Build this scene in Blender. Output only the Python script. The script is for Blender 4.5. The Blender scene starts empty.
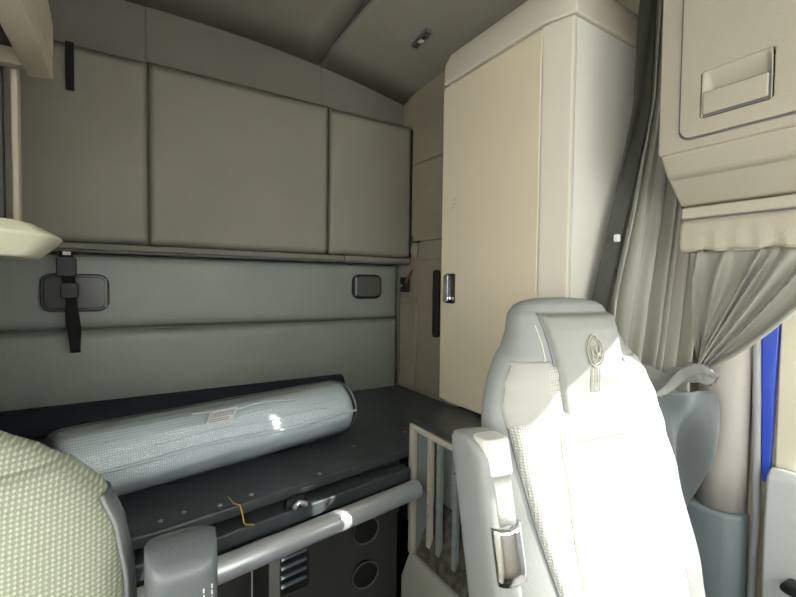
import bpy, bmesh, math, random
from mathutils import Vector, Matrix
C = bpy.context.scene.collection
PI = math.pi
rnd = random.Random(7)

# ------------------------------------------------------------------ materials
def mat(name, col, rough=.6, metal=0., bump=0., bscale=60., var=0., vscale=4., spec=.5, coat=0., sheen=0.):
    m = bpy.data.materials.new(name); m.use_nodes = True
    nt = m.node_tree; b = nt.nodes['Principled BSDF']
    b.inputs['Base Color'].default_value = (*col, 1)
    b.inputs['Roughness'].default_value = rough
    b.inputs['Metallic'].default_value = metal
    b.inputs['Specular IOR Level'].default_value = spec
    b.inputs['Coat Weight'].default_value = coat
    b.inputs['Sheen Weight'].default_value = sheen
    tc = nt.nodes.new('ShaderNodeTexCoord')
    if var > 0:
        n = nt.nodes.new('ShaderNodeTexNoise'); n.inputs['Scale'].default_value = vscale
        n.inputs['Detail'].default_value = 4
        nt.links.new(tc.outputs['Object'], n.inputs['Vector'])
        r = nt.nodes.new('ShaderNodeMapRange')
        r.inputs['From Min'].default_value = .3; r.inputs['From Max'].default_value = .7
        r.inputs['To Min'].default_value = 1-var; r.inputs['To Max'].default_value = 1+var
        nt.links.new(n.outputs['Fac'], r.inputs['Value'])
        mx = nt.nodes.new('ShaderNodeMix'); mx.data_type = 'RGBA'; mx.blend_type = 'MULTIPLY'
        mx.inputs[0].default_value = 1; mx.inputs[6].default_value = (*col, 1)
        nt.links.new(r.outputs['Result'], mx.inputs[7])
        nt.links.new(mx.outputs[2], b.inputs['Base Color'])
    if bump > 0:
        n = nt.nodes.new('ShaderNodeTexNoise'); n.inputs['Scale'].default_value = bscale
        n.inputs['Detail'].default_value = 3
        nt.links.new(tc.outputs['Object'], n.inputs['Vector'])
        bp = nt.nodes.new('ShaderNodeBump'); bp.inputs['Strength'].default_value = bump
        bp.inputs['Distance'].default_value = .004
        nt.links.new(n.outputs['Fac'], bp.inputs['Height'])
        nt.links.new(bp.outputs['Normal'], b.inputs['Normal'])
    return m

def lattice(name, c1, c2, pitch, bump=.6, rough=.8, spec=.3):
    """knobbly woven fabric: raised dots on a diagonal grid in the object's XZ plane"""
    m = mat(name, c1, rough, spec=spec)
    nt = m.node_tree; b = nt.nodes['Principled BSDF']
    tc = nt.nodes.new('ShaderNodeTexCoord'); sp = nt.nodes.new('ShaderNodeSeparateXYZ')
    nt.links.new(tc.outputs['Object'], sp.inputs[0])
    def M(op, a, bb=None):
        n = nt.nodes.new('ShaderNodeMath'); n.operation = op
        for i, v in enumerate((a, bb)):
            if v is None: continue
            if isinstance(v, (int, float)): n.inputs[i].default_value = v
            else: nt.links.new(v, n.inputs[i])
        return n.outputs[0]
    k = 2*PI/pitch
    sx = M('SINE', M('MULTIPLY', M('ADD', sp.outputs[0], sp.outputs[2]), k*.5))
    sz = M('SINE', M('MULTIPLY', M('SUBTRACT', sp.outputs[0], sp.outputs[2]), k*.5))
    h = M('MULTIPLY', sx, sz)
    r = nt.nodes.new('ShaderNodeMapRange'); nt.links.new(h, r.inputs['Value'])
    r.inputs['From Min'].default_value = -.2; r.inputs['From Max'].default_value = .8
    mx = nt.nodes.new('ShaderNodeMix'); mx.data_type = 'RGBA'
    mx.inputs[6].default_value = (*c1, 1); mx.inputs[7].default_value = (*c2, 1)
    nt.links.new(r.outputs['Result'], mx.inputs[0]); nt.links.new(mx.outputs[2], b.inputs['Base Color'])
    bp = nt.nodes.new('ShaderNodeBump'); bp.inputs['Strength'].default_value = bump
    bp.inputs['Distance'].default_value = .002
    nt.links.new(r.outputs['Result'], bp.inputs['Height']); nt.links.new(bp.outputs['Normal'], b.inputs['Normal'])
    return m

def glassy(name, tint=(1, 1, 1), gl=.12, rough=.02, facmin=.03):
    m = bpy.data.materials.new(name); m.use_nodes = True; nt = m.node_tree
    nt.nodes.remove(nt.nodes['Principled BSDF']); out = nt.nodes['Material Output']
    t = nt.nodes.new('ShaderNodeBsdfTransparent'); t.inputs[0].default_value = (*tint, 1)
    g = nt.nodes.new('ShaderNodeBsdfGlossy'); g.inputs['Roughness'].default_value = rough
    lw = nt.nodes.new('ShaderNodeLayerWeight'); lw.inputs[0].default_value = gl
    mr = nt.nodes.new('ShaderNodeMapRange'); mr.inputs['To Min'].default_value = facmin; mr.inputs['To Max'].default_value = .7
    nt.links.new(lw.outputs['Fresnel'], mr.inputs['Value'])
    mx = nt.nodes.new('ShaderNodeMixShader')
    nt.links.new(mr.outputs['Result'], mx.inputs[0])
    nt.links.new(t.outputs[0], mx.inputs[1]); nt.links.new(g.outputs[0], mx.inputs[2])
    nt.links.new(mx.outputs[0], out.inputs['Surface'])
    return m, g

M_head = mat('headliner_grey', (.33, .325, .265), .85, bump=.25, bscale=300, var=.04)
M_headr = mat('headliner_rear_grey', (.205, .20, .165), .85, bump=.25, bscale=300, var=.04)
M_pad = mat('quilted_wall_vinyl', (.29, .32, .28), .42, bump=.3, bscale=220, var=.06)
M_bunk = mat('bunk_vinyl', (.255, .25, .20), .6, bump=.25, bscale=220, var=.05)
M_side = mat('side_panel_grey', (.40, .36, .27), .7, bump=.25, bscale=250, var=.04)
M_cab = mat('cabinet_laminate', (.70, .62, .46), .5, bump=.15, bscale=350, var=.02)
M_cabedge = mat('cabinet_edge', (.58, .54, .45), .5, bump=.1, bscale=350)
M_cabgrey = mat('cabinet_side_grey', (.68, .67, .60), .55, bump=.1, bscale=300)
M_over = mat('overhead_plastic', (.40, .365, .285), .55, bump=.25, bscale=400)
M_valance = mat('valance_fabric', (.42, .39, .31), .85, bump=.3, bscale=300)
M_curt = mat('curtain_cloth', (.25, .25, .21), .6, bump=.2, bscale=500, sheen=.3)
M_curtd = mat('curtain_lining_dark', (.145, .168, .175), .6, bump=.2, bscale=400, sheen=.2)
M_black = mat('black_plastic', (.012, .014, .015), .45, bump=.2, bscale=200)
M_strap = mat('black_webbing', (.010, .011, .011), .85, bump=.6, bscale=900)
M_deck = mat('bunk_deck_black', (.055, .067, .073), .32, bump=.12, bscale=90, var=.3, vscale=9)
M_riser = mat('riser_dark', (.055, .058, .050), .7, bump=.3, bscale=150, var=.15)
M_gapshade = mat('curtain_gap_shade', (.055, .058, .045), .7, bump=.3, bscale=300)
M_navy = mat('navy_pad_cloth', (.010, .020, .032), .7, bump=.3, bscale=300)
M_alu = mat('brushed_aluminium', (.78, .82, .86), .36, .6, bump=.05, bscale=300)
M_chrome = mat('satin_chrome', (.75, .76, .80), .2, 1.)
M_lens = mat('smoked_lens', (.045, .05, .045), .3)
M_lens2 = mat('grey_lens', (.10, .105, .085), .35)
M_seatleather = mat('seat_leather_grey', (.26, .275, .265), .5, bump=.12, bscale=260)
M_seatdark = mat('seat_leather_dark', (.105, .12, .125), .4, bump=.12, bscale=260)
M_headpad = mat('head_panel_leather', (.25, .26, .235), .5, bump=.12, bscale=260)
M_insert = mat('insert_leather_pale', (.62, .62, .58), .6, bump=.25, bscale=260)
M_dots = lattice('dotted_seat_fabric', (.25, .27, .205), (.46, .49, .375), .0052, .6)
M_dots2 = lattice('dotted_seat_fabric_fine', (.42, .43, .39), (.68, .68, .62), .0050, .8)
M_stitch = mat('pale_stitching', (.62, .62, .56), .7)
M_seatlight = mat('shoulder_fabric_pale', (.37, .37, .335), .65, bump=.12, bscale=400)
M_emb = mat('emboss_relief', (.40, .38, .32), .5)
M_pipe = mat('piping_grey', (.20, .21, .21), .5)
M_roll = lattice('mattress_ticking', (.60, .68, .71), (.82, .89, .92), .0052, .15, spec=0.)
M_wrap, gnode = glassy('plastic_film', (.98, .99, 1.), .30, .28, .05)
nt = M_wrap.node_tree; tc = nt.nodes.new('ShaderNodeTexCoord'); mp = nt.nodes.new('ShaderNodeMapping')
mp.inputs['Scale'].default_value = (5, 26, 26); no = nt.nodes.new('ShaderNodeTexNoise'); no.inputs['Scale'].default_value = 1.3; no.inputs['Detail'].default_value = 5
bp = nt.nodes.new('ShaderNodeBump'); bp.inputs['Strength'].default_value = .8; bp.inputs['Distance'].default_value = .02
nt.links.new(tc.outputs['Object'], mp.inputs[0]); nt.links.new(mp.outputs[0], no.inputs['Vector'])
nt.links.new(no.outputs['Fac'], bp.inputs['Height']); nt.links.new(bp.outputs['Normal'], gnode.inputs['Normal'])
M_film = mat('film_fold_white', (.62, .68, .72), .3)
M_label = mat('paper_label', (.72, .74, .72), .7)
M_ink = mat('label_ink', (.22, .24, .26), .7)
M_glass, _ = glassy('window_glass', (.97, .98, .98))
M_blue = mat('blue_truck_paint', (.03, .075, .55), .3, coat=.6)
M_cream = mat('door_frame_cream', (.62, .58, .46), .6)
M_doorg = mat('door_panel_grey', (.46, .49, .49), .55, bump=.2, bscale=300)
M_pillar = mat('pillar_trim', (.43, .41, .38), .5, bump=.15, bscale=300)
M_rubber = mat('rubber_seal', (.13, .13, .14), .6)
M_floor = mat('floor_mat_dark', (.035, .04, .04), .8, bump=.4, bscale=80, var=.2)
M_ivory = mat('shelf_ivory', (.66, .66, .50), .5, bump=.1, bscale=300)
M_white = mat('white_plastic', (.7, .7, .66), .5)
M_yellow = mat('yellow_cord', (.62, .46, .08), .6)
M_red = mat('red_tag', (.16, .06, .045), .6)
M_green = mat('green_clip', (.03, .10, .035), .6)
M_teal = mat('teal_glint', (.10, .34, .34), .35)
M_mott = mat('reflected_carpet', (.10, .10, .075), .8, bump=.4, bscale=60, var=.6, vscale=45)
M_louv = mat('louvre_grey', (.16, .19, .22), .5)
M_rack = mat('rack_grey', (.30, .34, .32), .5)

# ------------------------------------------------------------------ mesh helpers
def link(name, bm, m, parent=None, smooth=True, bev=0., seg=2, mods=True):
    me = bpy.data.meshes.new(name); bm.normal_update(); bm.to_mesh(me); bm.free()
    me.materials.append(m)
    o = bpy.data.objects.new(name, me); C.objects.link(o)
    if parent: o.parent = parent
    for p in me.polygons: p.use_smooth = smooth
    if bev > 0:
        b = o.modifiers.new('bevel', 'BEVEL'); b.width = bev; b.segments = seg; b.limit_method = 'ANGLE'; b.angle_limit = math.radians(32)
    if smooth:
        w = o.modifiers.new('wn', 'WEIGHTED_NORMAL'); w.keep_sharp = True
    return o
def box(bm, x0, x1, y0, y1, z0, z1):
    v = [bm.verts.new((x, y, z)) for x in (x0, x1) for y in (y0, y1) for z in (z0, z1)]
    for q in ((0,1,3,2), (4,6,7,5), (0,4,5,1), (2,3,7,6), (0,2,6,4), (1,5,7,3)):
        bm.faces.new([v[i] for i in q])
    return v
def hexa(bm, pts):
    """pts: bottom ring of n, then top ring of n (matching order)"""
    n = len(pts)//2; v = [bm.verts.new(p) for p in pts]
    bm.faces.new(v[:n][::-1]); bm.faces.new(v[n:])
    for i in range(n): bm.faces.new([v[i], v[(i+1) % n], v[n+(i+1) % n], v[n+i]])
    bmesh.ops.recalc_face_normals(bm, faces=bm.faces[:])
def prism_z(bm, poly, z0, z1): hexa(bm, [(x, y, z0) for x, y in poly] + [(x, y, z1) for x, y in poly])
def prism_x(bm, poly, x0, x1): hexa(bm, [(x0, y, z) for y, z in poly] + [(x1, y, z) for y, z in poly])
def prism_y(bm, poly, y0, y1): hexa(bm, [(x, y0, z) for x, z in poly] + [(x, y1, z) for x, z in poly])
def rrect(w, h, r, n=6, cx=0, cz=0):
    out = []
    for k, (sx, sz) in enumerate(((1,1), (-1,1), (-1,-1), (1,-1))):
        for i in range(n+1):
            a = k*PI/2 + i/n*PI/2
            out.append((cx+sx*(w/2-r)+r*math.cos(a), cz+sz*(h/2-r)+r*math.sin(a)))
    return out
def tube(bm, pts, r, n=12, caps=True, radii=None):
    pts = [Vector(p) for p in pts]; rings = []
    up = Vector((0, 0, 1))
    for i, p in enumerate(pts):
        d = (pts[min(i+1, len(pts)-1)] - pts[max(i-1, 0)]).normalized()
        a = d.cross(up)
        if a.length < .05: a = d.cross(Vector((1, 0, 0)))
        a.normalize(); b = a.cross(d).normalized()
        rr = radii[i] if radii else r
        rings.append([bm.verts.new(p + a*math.cos(2*PI*k/n)*rr + b*math.sin(2*PI*k/n)*rr) for k in range(n)])
    for i in range(len(rings)-1):
        for k in range(n):
            bm.faces.new([rings[i][k], rings[i][(k+1) % n], rings[i+1][(k+1) % n], rings[i+1][k]])
    if caps and len(rings) > 1: bm.faces.new(rings[0][::-1]); bm.faces.new(rings[-1])
    bmesh.ops.recalc_face_normals(bm, faces=bm.faces[:])
def grid(bm, f, nu, nv, closed_u=False):
    vs = [[bm.verts.new(f(i/(nu if closed_u else nu-1), j/(nv-1))) for i in range(nu)] for j in range(nv)]
    for j in range(nv-1):
        for i in range(nu if closed_u else nu-1):
            bm.faces.new([vs[j][i], vs[j][(i+1) % nu], vs[j+1][(i+1) % nu], vs[j+1][i]])
    return vs
def empty(name, loc=(0,0,0), rz=0, label=None, cat=None, group=None):
    o = bpy.data.objects.new(name, None); C.objects.link(o); o.location = loc; o.rotation_euler = (0, 0, rz)
    o.empty_display_size = .05
    return tag(o, label, cat, group)
def tag(o, label=None, cat=None, group=None):
    if label: o['label'] = label
    if cat: o['category'] = cat
    if group: o['group'] = group
    return o
def struct(o): o['kind'] = 'structure'; return o
def child(name, bm, m, parent, **k):
    """mesh given in world coordinates, parented to an Empty that may be moved/rotated"""
    o = link(name, bm, m, None, **k)
    top = parent; chain = []
    while top: chain.append(top); top = top.parent
    W = Matrix.Identity(4)
    for p in reversed(chain):
        W = W @ (Matrix.Translation(p.location) @ p.rotation_euler.to_matrix().to_4x4())
    o.data.transform(W.inverted()); o.parent = parent
    return o
def B(*a):
    bm = bmesh.new(); box(bm, *a); return bm

# ------------------------------------------------------------------ the setting
XL, XR, XRr, YR, YF = -.66, 1.40, 1.27, 2.0, -.75
# floor
struct(link('floor', B(XL-.05, XR+.05, YF-.05, YR+.05, -.05, 0), M_floor, smooth=False))
# arched ceiling with a shallow crown, headliner in three strips
def zc(x): return 2.42 - .11*((x-.2)/1.07)**2 if x > .2 else 2.42 - .06*((x-.2)/.86)**2
def zcy(x, y): return zc(x) - .03*max(0, (y-1.55)/.45)**2 - .05*max(0, (-y)/.75)**2
bm = bmesh.new()
for (xa, xb) in ((XL-.02, .775), (.781, XR+.02)):
    vs = grid(bm, lambda u, v: Vector((xa+(xb-xa)*u, YF + (YR+.02-YF)*v, zcy(xa+(xb-xa)*u, YF+(YR+.02-YF)*v))), 16, 14)
    vt = grid(bm, lambda u, v: Vector((xa+(xb-xa)*u, YF + (YR+.02-YF)*v, 2.50)), 16, 14)
    for a in (0, -1):
        for i in range(15): bm.faces.new([vs[a][i], vs[a][i+1], vt[a][i+1], vt[a][i]])
    for a in (0, -1):
        for j in range(13): bm.faces.new([vs[j][a], vs[j+1][a], vt[j+1][a], vt[j][a]])
box(bm, .774, .782, YF, YR, 2.42, 2.50)
bmesh.ops.recalc_face_normals(bm, faces=bm.faces[:])
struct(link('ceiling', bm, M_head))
# dark channel along the ceiling seam
bm = bmesh.new(); box(bm, .770, .776, 1.30, 1.99, 2.378, 2.392)
struct(link('trim_1', bm, M_rubber, smooth=False))
# rear wall: headliner band on top, quilted pads below
bm = bmesh.new()
for xa, xb in ((XL, .047), (.051, .787), (.791, 1.262)): box(bm, xa, xb, YR, YR+.03, 1.36, 2.45)
box(bm, XL, XR, YR+.004, YR+.05, 0, 2.5)
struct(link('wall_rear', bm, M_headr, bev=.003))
bm = bmesh.new()
for z0, z1, n in ((1.112, 1.40, 0), (.70, 1.106, 1)):
    def pf(u, v, z0=z0, z1=z1):
        x = XL + (1.243-XL)*u; z = z0 + (z1-z0)*v
        e = min(1, min(u*(1.9)/.05, (1-u)*1.9/.05, v*(z1-z0)/.045, (1-v)*(z1-z0)/.045))
        e = max(0, e); return Vector((x, YR - .004 - .016*math.sqrt(1-(1-e)**2) - .003*math.sin(u*9+z*7), z))
    grid(bm, pf, 70, 18)
o = struct(link('trim_2', bm, M_pad)); s = o.modifiers.new('s', 'SOLIDIFY'); s.thickness = .004; s.offset = -1
# driver side wall of the bunk area (right in the picture), with its stepped panels
bm = bmesh.new()
box(bm, XRr, XRr+.12, 1.25, YR, 0, 2.4)
struct(link('wall_right', bm, M_side, smooth=False))
bm = bmesh.new()
box(bm, XRr-.010, XRr, 1.30, 1.94, 1.925, 2.33); box(bm, XRr-.014, XRr, 1.30, 1.94, 1.52, 1.915)
box(bm, XRr-.010, XRr, 1.30, 1.94, 1.425, 1.515)
box(bm, XRr-.008, XRr, 1.30, 1.82, .75, 1.415)
box(bm, XRr-.016, XRr, 1.835, 1.985, .75, 1.19)
box(bm, XRr-.016, XRr, 1.835, 1.985, 1.20, 1.225)
struct(link('trim_3', bm, M_side, bev=.004))
# side wall ahead of the bunk, with door opening
bm = bmesh.new()
box(bm, XR, XR+.06, .362, 1.30, 0, 2.45)
box(bm, XR, XR+.06, YF, .40, 0, .80)
box(bm, XR, XR+.06, YF, .40, 1.72, 2.45)
box(bm, XR, XR+.06, YF, -.45, .80, 1.72)
struct(link('wall_right', bm, M_side, smooth=False))
bm = bmesh.new()     # passenger side
box(bm, XL-.06, XL, .45, YR, 0, 2.5); box(bm, XL-.06, XL, YF, .45, 0, .85); box(bm, XL-.06, XL, YF, .45, 1.72, 2.5)
box(bm, XL-.06, XL, YF, -.55, .85, 1.72)
struct(link('wall_left', bm, M_side, smooth=False))
bm = bmesh.new()     # front bulkhead with windscreen opening
box(bm, XL, XR, YF-.06, YF, 0, 1.0); box(bm, XL, XR, YF-.06, YF, 1.86, 2.5)
box(bm, XL, XL+.10, YF-.06, YF, 1.0, 1.86); box(bm, XR-.38, XR, YF-.06, YF, 1.0, 1.86); box(bm, .34, .40, YF-.06, YF, 1.0, 1.86)  # unseen right pillar widened to block sun from the passenger seat
struct(link('wall_front', bm, M_side, smooth=False))
def pane(name, *a):
    struct(link(name, B(*a), M_glass, smooth=False))
pane('window_1', XR+.02, XR+.026, -.55, .36, .82, 1.72)
pane('window_2', XL-.03, XL-.024, -.55, .45, .85, 1.72)
pane('window_3', XL+.10, XR-.10, YF-.03, YF-.024, 1.0, 1.86)

struct(link('added_light_blocker', B(XL, -.30, 1.02-.20, 1.02-.17, .0, 2.40), M_side, smooth=False))  # unseen partition added to keep window light off the rear left wall
# door frame slices seen past the pillar: seal, blue paint, cream frame
bm = bmesh.new(); tube(bm, [(1.372, .426, .45), (1.372, .422, .70), (1.372, .430, 1.0), (1.372, .440, 1.30), (1.372, .446, 1.60)], .009, 10)
struct(link('trim_5', bm, mat('grey_door_seal', (.34, .34, .36), .45)))
bm = bmesh.new(); hexa(bm, [(1.380, .402, .80), (1.398, .402, .80), (1.398, .416, .80), (1.380, .416, .80),
                            (1.380, .392, 1.345), (1.398, .392, 1.345), (1.398, .434, 1.345), (1.380, .434, 1.345)])
struct(link('trim_6', bm, M_blue, bev=.002))
bm = bmesh.new(); box(bm, 1.385, 1.399, .345, .392, .82, 1.60); box(bm, 1.385, 1.399, -.55, .362, 1.60, 1.66)
struct(link('trim_7', bm, M_cream, bev=.003))
# B pillar trim: convex moulding
bm = bmesh.new()
def pil(u, v):
    z = .70 + .85*v; a = PI*(.02+.96*u)
    yc = .505; w = .055 + .004*v
    return Vector((1.395 - .060*math.sin(a)**.8, yc - w*math.cos(a), z))
grid(bm, pil, 18, 8)
o = struct(link('trim_8', bm, M_pillar)); s = o.modifiers.new('s', 'SOLIDIFY'); s.thickness = .004; s.offset = -1

bm = bmesh.new(); prism_z(bm, [(1.398, .440), (1.350, .443), (1.328, .47), (1.322, .52), (1.33, .60), (1.398, .61)], .01, .698)
struct(link('trim_10', bm, mat('pillar_base_grey', (.22, .27, .285), .55), bev=.012, seg=3))
# door below the window
t = empty('door_1', (1.36, 0, .45)); struct(t)
bm = bmesh.new(); prism_y(bm, [(1.33, .30), (1.40, .30), (1.40, .84), (1.35, .855), (1.325, .835), (1.318, .70)], -.55, .392)
struct(child('door_panel', bm, M_doorg, t, bev=.008))
bm = bmesh.new(); tube(bm, [(1.325, .33, .60), (1.290, .335, .60), (1.285, .30, .60), (1.285, .18, .60), (1.325, .15, .60)], .013, 12)
struct(child('door_handle', bm, M_black, t))

# ------------------------------------------------------------------ folded upper bunk
t = empty('upper_bunk', (.3, 1.95, 1.40), 0, 'grey padded upper bunk folded up against the rear wall in three panels', 'bunk')
def cushion(x0, x1, z0, z1, y0, y1, puff=.010, ex=.02):
    bm = bmesh.new()
    def f(u, v):
        x = x0+(x1-x0)*u; z = z0+(z1-z0)*v
        e = max(0, min(1, min((x-x0)/ex, (x1-x)/ex, (z-z0)/ex, (z1-z)/ex)))
        return Vector((x, y0 + .0035*(1-math.sqrt(1-(1-e)**2)) - puff*math.sin(PI*u)*math.sin(PI*v), z))
    us = 30
    a = grid(bm, f, us, 24)
    b = grid(bm, lambda u, v: Vector((x0+(x1-x0)*u, y1, z0+(z1-z0)*v)), us, 24)
    for j in range(23):
        for s in (0, -1): bm.faces.new([a[j][s], a[j+1][s], b[j+1][s], b[j][s]])
    for i in range(us-1):
        for s in (0, -1): bm.faces.new([a[s][i], a[s][i+1], b[s][i+1], b[s][i]])
    bmesh.ops.recalc_face_normals(bm, faces=bm.faces[:]); return bm
child('cushion_panel', cushion(XL+.01, .052, 1.435, 2.120, 1.885, 1.985, .002, .005), M_bunk, t)
child('cushion_panel', cushion(.0525, .786, 1.435, 2.125, 1.885, 1.985, .004, .006), M_bunk, t)
child('cushion_panel', cushion(.789, 1.247, 1.435, 2.118, 1.880, 1.985, .008, .012), M_bunk, t)
bm = bmesh.new(); box(bm, XL+.01, .86, 1.872, 1.985, 1.408, 1.432)
box(bm, .864, 1.243, 1.868, 1.985, 1.406, 1.433)
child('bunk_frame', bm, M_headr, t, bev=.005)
bm = bmesh.new(); box(bm, XL+.01, 1.243, 1.88, 1.985, 1.401, 1.406); child('frame_strip', bm, M_rubber, t, smooth=False)  # thin dark rubber strip under the bunk frame
bm = bmesh.new(); box(bm, 1.2475, 1.2555, 1.88, 1.985, 1.44, 2.11); child('end_cap', bm, M_black, t, bev=.002)
o = link('hook_and_loop_tab', B(-.192, -.168, 1.872, 1.878, 1.957, 2.122), M_strap, bev=.001)
tag(o, 'short black webbing tab at the top left of the folded upper bunk', 'strap')

# ------------------------------------------------------------------ oval reading lamps and hanging strap
def lamp(x, z, w, h, label, lens):
    t = empty('reading_lamp', (x, 1.972, z), 0, label, 'lamp', 'lamps on the padded rear wall')
    bm = bmesh.new(); prism_y(bm, rrect(w, h, .036, 8, x, z), 1.950, 1.978); child('housing', bm, M_lens if lens is M_lens else M_black, t, bev=.006, seg=3)
    bm = bmesh.new(); prism_y(bm, rrect(w-.022, h-.022, .027, 8, x, z), 1.944, 1.951); child('lens', bm, lens, t, bev=.004, seg=3)
    bm = bmesh.new(); s = 1 if x < .5 else -1
    prism_y(bm, rrect(.010, h-.03, .004, 3, x+s*(w/2-.010), z), 1.940, 1.9455); child('switch_bar', bm, M_rack if x > .5 else M_pipe, t, bev=.002)
lamp(-.180, 1.252, .205, .140, 'dark oval lamp on the rear wall behind the black strap', M_lens)
lamp(1.035, 1.283, .165, .125, 'small rounded grey lamp on the rear wall near its right corner', M_lens2)
t = empty('hanging_strap', (-.19, 1.9, 1.40), 0, 'black webbing strap with buckle hanging down below the upper bunk', 'strap')
bm = bmesh.new()
def st(u, v):
    z = 1.40 - .36*v; w = .036 + .006*math.sin(v*11)
    return Vector((-.198 + .022*v + (u-.5)*w, 1.862 + .035*math.sin(v*2.2) + .006*math.sin(v*17), z))
grid(bm, st, 4, 40); o = child('webbing', bm, M_strap, t); s = o.modifiers.new('s', 'SOLIDIFY'); s.thickness = .004
bm = bmesh.new(); prism_y(bm, rrect(.056, .07, .012, 4, -.196, 1.345), 1.855, 1.873); child('buckle', bm, M_black, t, bev=.003)
bm = bmesh.new(); prism_y(bm, rrect(.050, .055, .010, 4, -.190, 1.262), 1.868, 1.884); child('buckle', bm, M_black, t, bev=.003)
child('white_tag', B(-.205, -.183, 1.852, 1.856, 1.385, 1.397), M_white, t, smooth=False)

# ------------------------------------------------------------------ bits on the side wall by the wardrobe
t = empty('wall_latch', (1.245, 1.95, 1.29), 0, 'small dark wall latch with a reddish lever beside the upper bunk end', 'latch')
bm = bmesh.new(); box(bm, 1.236, 1.253, 1.885, 1.962, 1.255, 1.335); child('plate', bm, M_black, t, bev=.006)
bm = bmesh.new(); bmesh.ops.create_icosphere(bm, subdivisions=3, radius=.012, matrix=Matrix.Translation((1.229, 1.93, 1.29))); child('knob', bm, M_chrome, t)
bm = bmesh.new(); hexa(bm, [(1.222, 1.905, 1.295), (1.232, 1.905, 1.295), (1.232, 1.875, 1.305), (1.222, 1.875, 1.305),
                           (1.222, 1.885, 1.325), (1.232, 1.885, 1.325), (1.232, 1.825, 1.375), (1.222, 1.825, 1.375)]); child('lever', bm, M_red, t, bev=.003)
t = empty('coat_hook', (1.255, 1.855, 1.49), 0, 'round pale hook with a green clip beside the upper bunk end', 'hook')
bm = bmesh.new(); bmesh.ops.create_uvsphere(bm, u_segments=20, v_segments=12, radius=.030, matrix=Matrix.Translation((1.243, 1.835, 1.475)) @ Matrix.Diagonal((.4, 1, 1.3, 1))); child('knob', bm, M_side, t)
bm = bmesh.new(); box(bm, 1.236, 1.256, 1.80, 1.868, 1.512, 1.522); tube(bm, [(1.246, 1.862, 1.522), (1.246, 1.862, 1.552)], .006); child('green_clip', bm, M_green, t, bev=.002)
bm = bmesh.new(); prism_x(bm, rrect(.045, .33, .018, 5, 1.652, 1.205), 1.243, 1.262)
tag(link('grab_handle', bm, M_black, bev=.005), "tall narrow black grab handle on the side wall at the wardrobe's rear edge", 'handle')
# ceiling light
t = empty('ceiling_light', (1.05, 1.52, 2.34), 0, 'tiny rectangular ceiling light fixture above the bunk', 'light')
zl = zcy(1.05, 1.52)
bm = bmesh.new(); hexa(bm, [(1.030, 1.455, zl-.014), (1.058, 1.455, zl-.014), (1.072, 1.585, zl-.014), (1.044, 1.585, zl-.014),
                           (1.030, 1.455, zl+.01), (1.058, 1.455, zl+.01), (1.072, 1.585, zl+.01), (1.044, 1.585, zl+.01)]); child('housing', bm, M_rubber, t, bev=.003)
for a in (0, 1, 2):
    y = 1.475 + a*.036; x = 1.047+a*.0035
    child('lens', B(x-.010, x+.010, y, y+.022, zl-.018, zl-.013), M_white if a == 1 else M_lens2, t, smooth=False)

# ------------------------------------------------------------------ lower bunk deck
t = empty('lower_bunk', (.3, 1.5, .60), 0, 'bare black lower bunk deck with an aluminium front rail', 'bunk')
bm = bmesh.new(); prism_z(bm, [(XL+.01, 1.985), (XL+.01, 1.06), (.04, 1.075), (.40, 1.13), (.80, 1.195), (1.255, 1.24), (1.255, 1.985)], .705, .738)
child('deck', bm, M_deck, t, bev=.008)
bm = bmesh.new(); prism_z(bm, [(XL+.01, 1.16), (XL+.01, .985), (.05, 1.045), (.775, 1.145), (.775, 1.19)], .652, .692)
child('front_ledge', bm, M_deck, t, bev=.006)
bm = bmesh.new(); prism_z(bm, [(XL+.01, 1.22), (XL+.01, 1.19), (.775, 1.225), (.775, 1.25)], .01, .70)
child('riser', bm, M_riser, t, bev=.003)
bm = bmesh.new(); a = Vector((-.55, .905, .645)); b = Vector((.766, 1.098, .645))
tube(bm, [a, b], .0285, 28); child('front_rail', bm, M_alu, t)
bm = bmesh.new(); prism_z(bm, [(.275, 1.02), (.305, 1.024), (.305, 1.19), (.275, 1.185)], .30, .622); child('upright', bm, mat('upright_grey', (.16, .165, .15), .5), t, bev=.004)
bm = bmesh.new(); box(bm, -.35, -.31, 1.02, 1.18, .30, .622); child('upright', bm, M_riser, t, bev=.004)
for z in (.487, .338):
    bm = bmesh.new(); x = .643; y = 1.214
    tube(bm, [(x+.047*math.cos(k*PI/14), y-.004, z+.043*math.sin(k*PI/14)) for k in range(28)] + [(x+.047, y-.004, z)], .0028, 8, caps=False)
    rg = child('grommet', bm, M_rubber, t)
    bm = bmesh.new(); tube(bm, [(x, y-.002, z), (x, y+.006, z)], .044, 28); child('opening', bm, M_black, rg)
bm = bmesh.new(); prism_y(bm, rrect(.105, .15, .012, 4, .385, .475), 1.175, 1.212); vt = child('vent', bm, M_black, t, bev=.004)
for k in range(5):
    bm = bmesh.new(); z = .535 - k*.027
    hexa(bm, [(.350, 1.166, z), (.425, 1.168, z+.006), (.425, 1.177, z+.006), (.350, 1.175, z), (.350, 1.166, z+.007), (.425, 1.168, z+.013), (.425, 1.177, z+.013), (.350, 1.175, z+.007)])
    child('louvre', bm, M_louv, vt, smooth=False)
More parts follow.
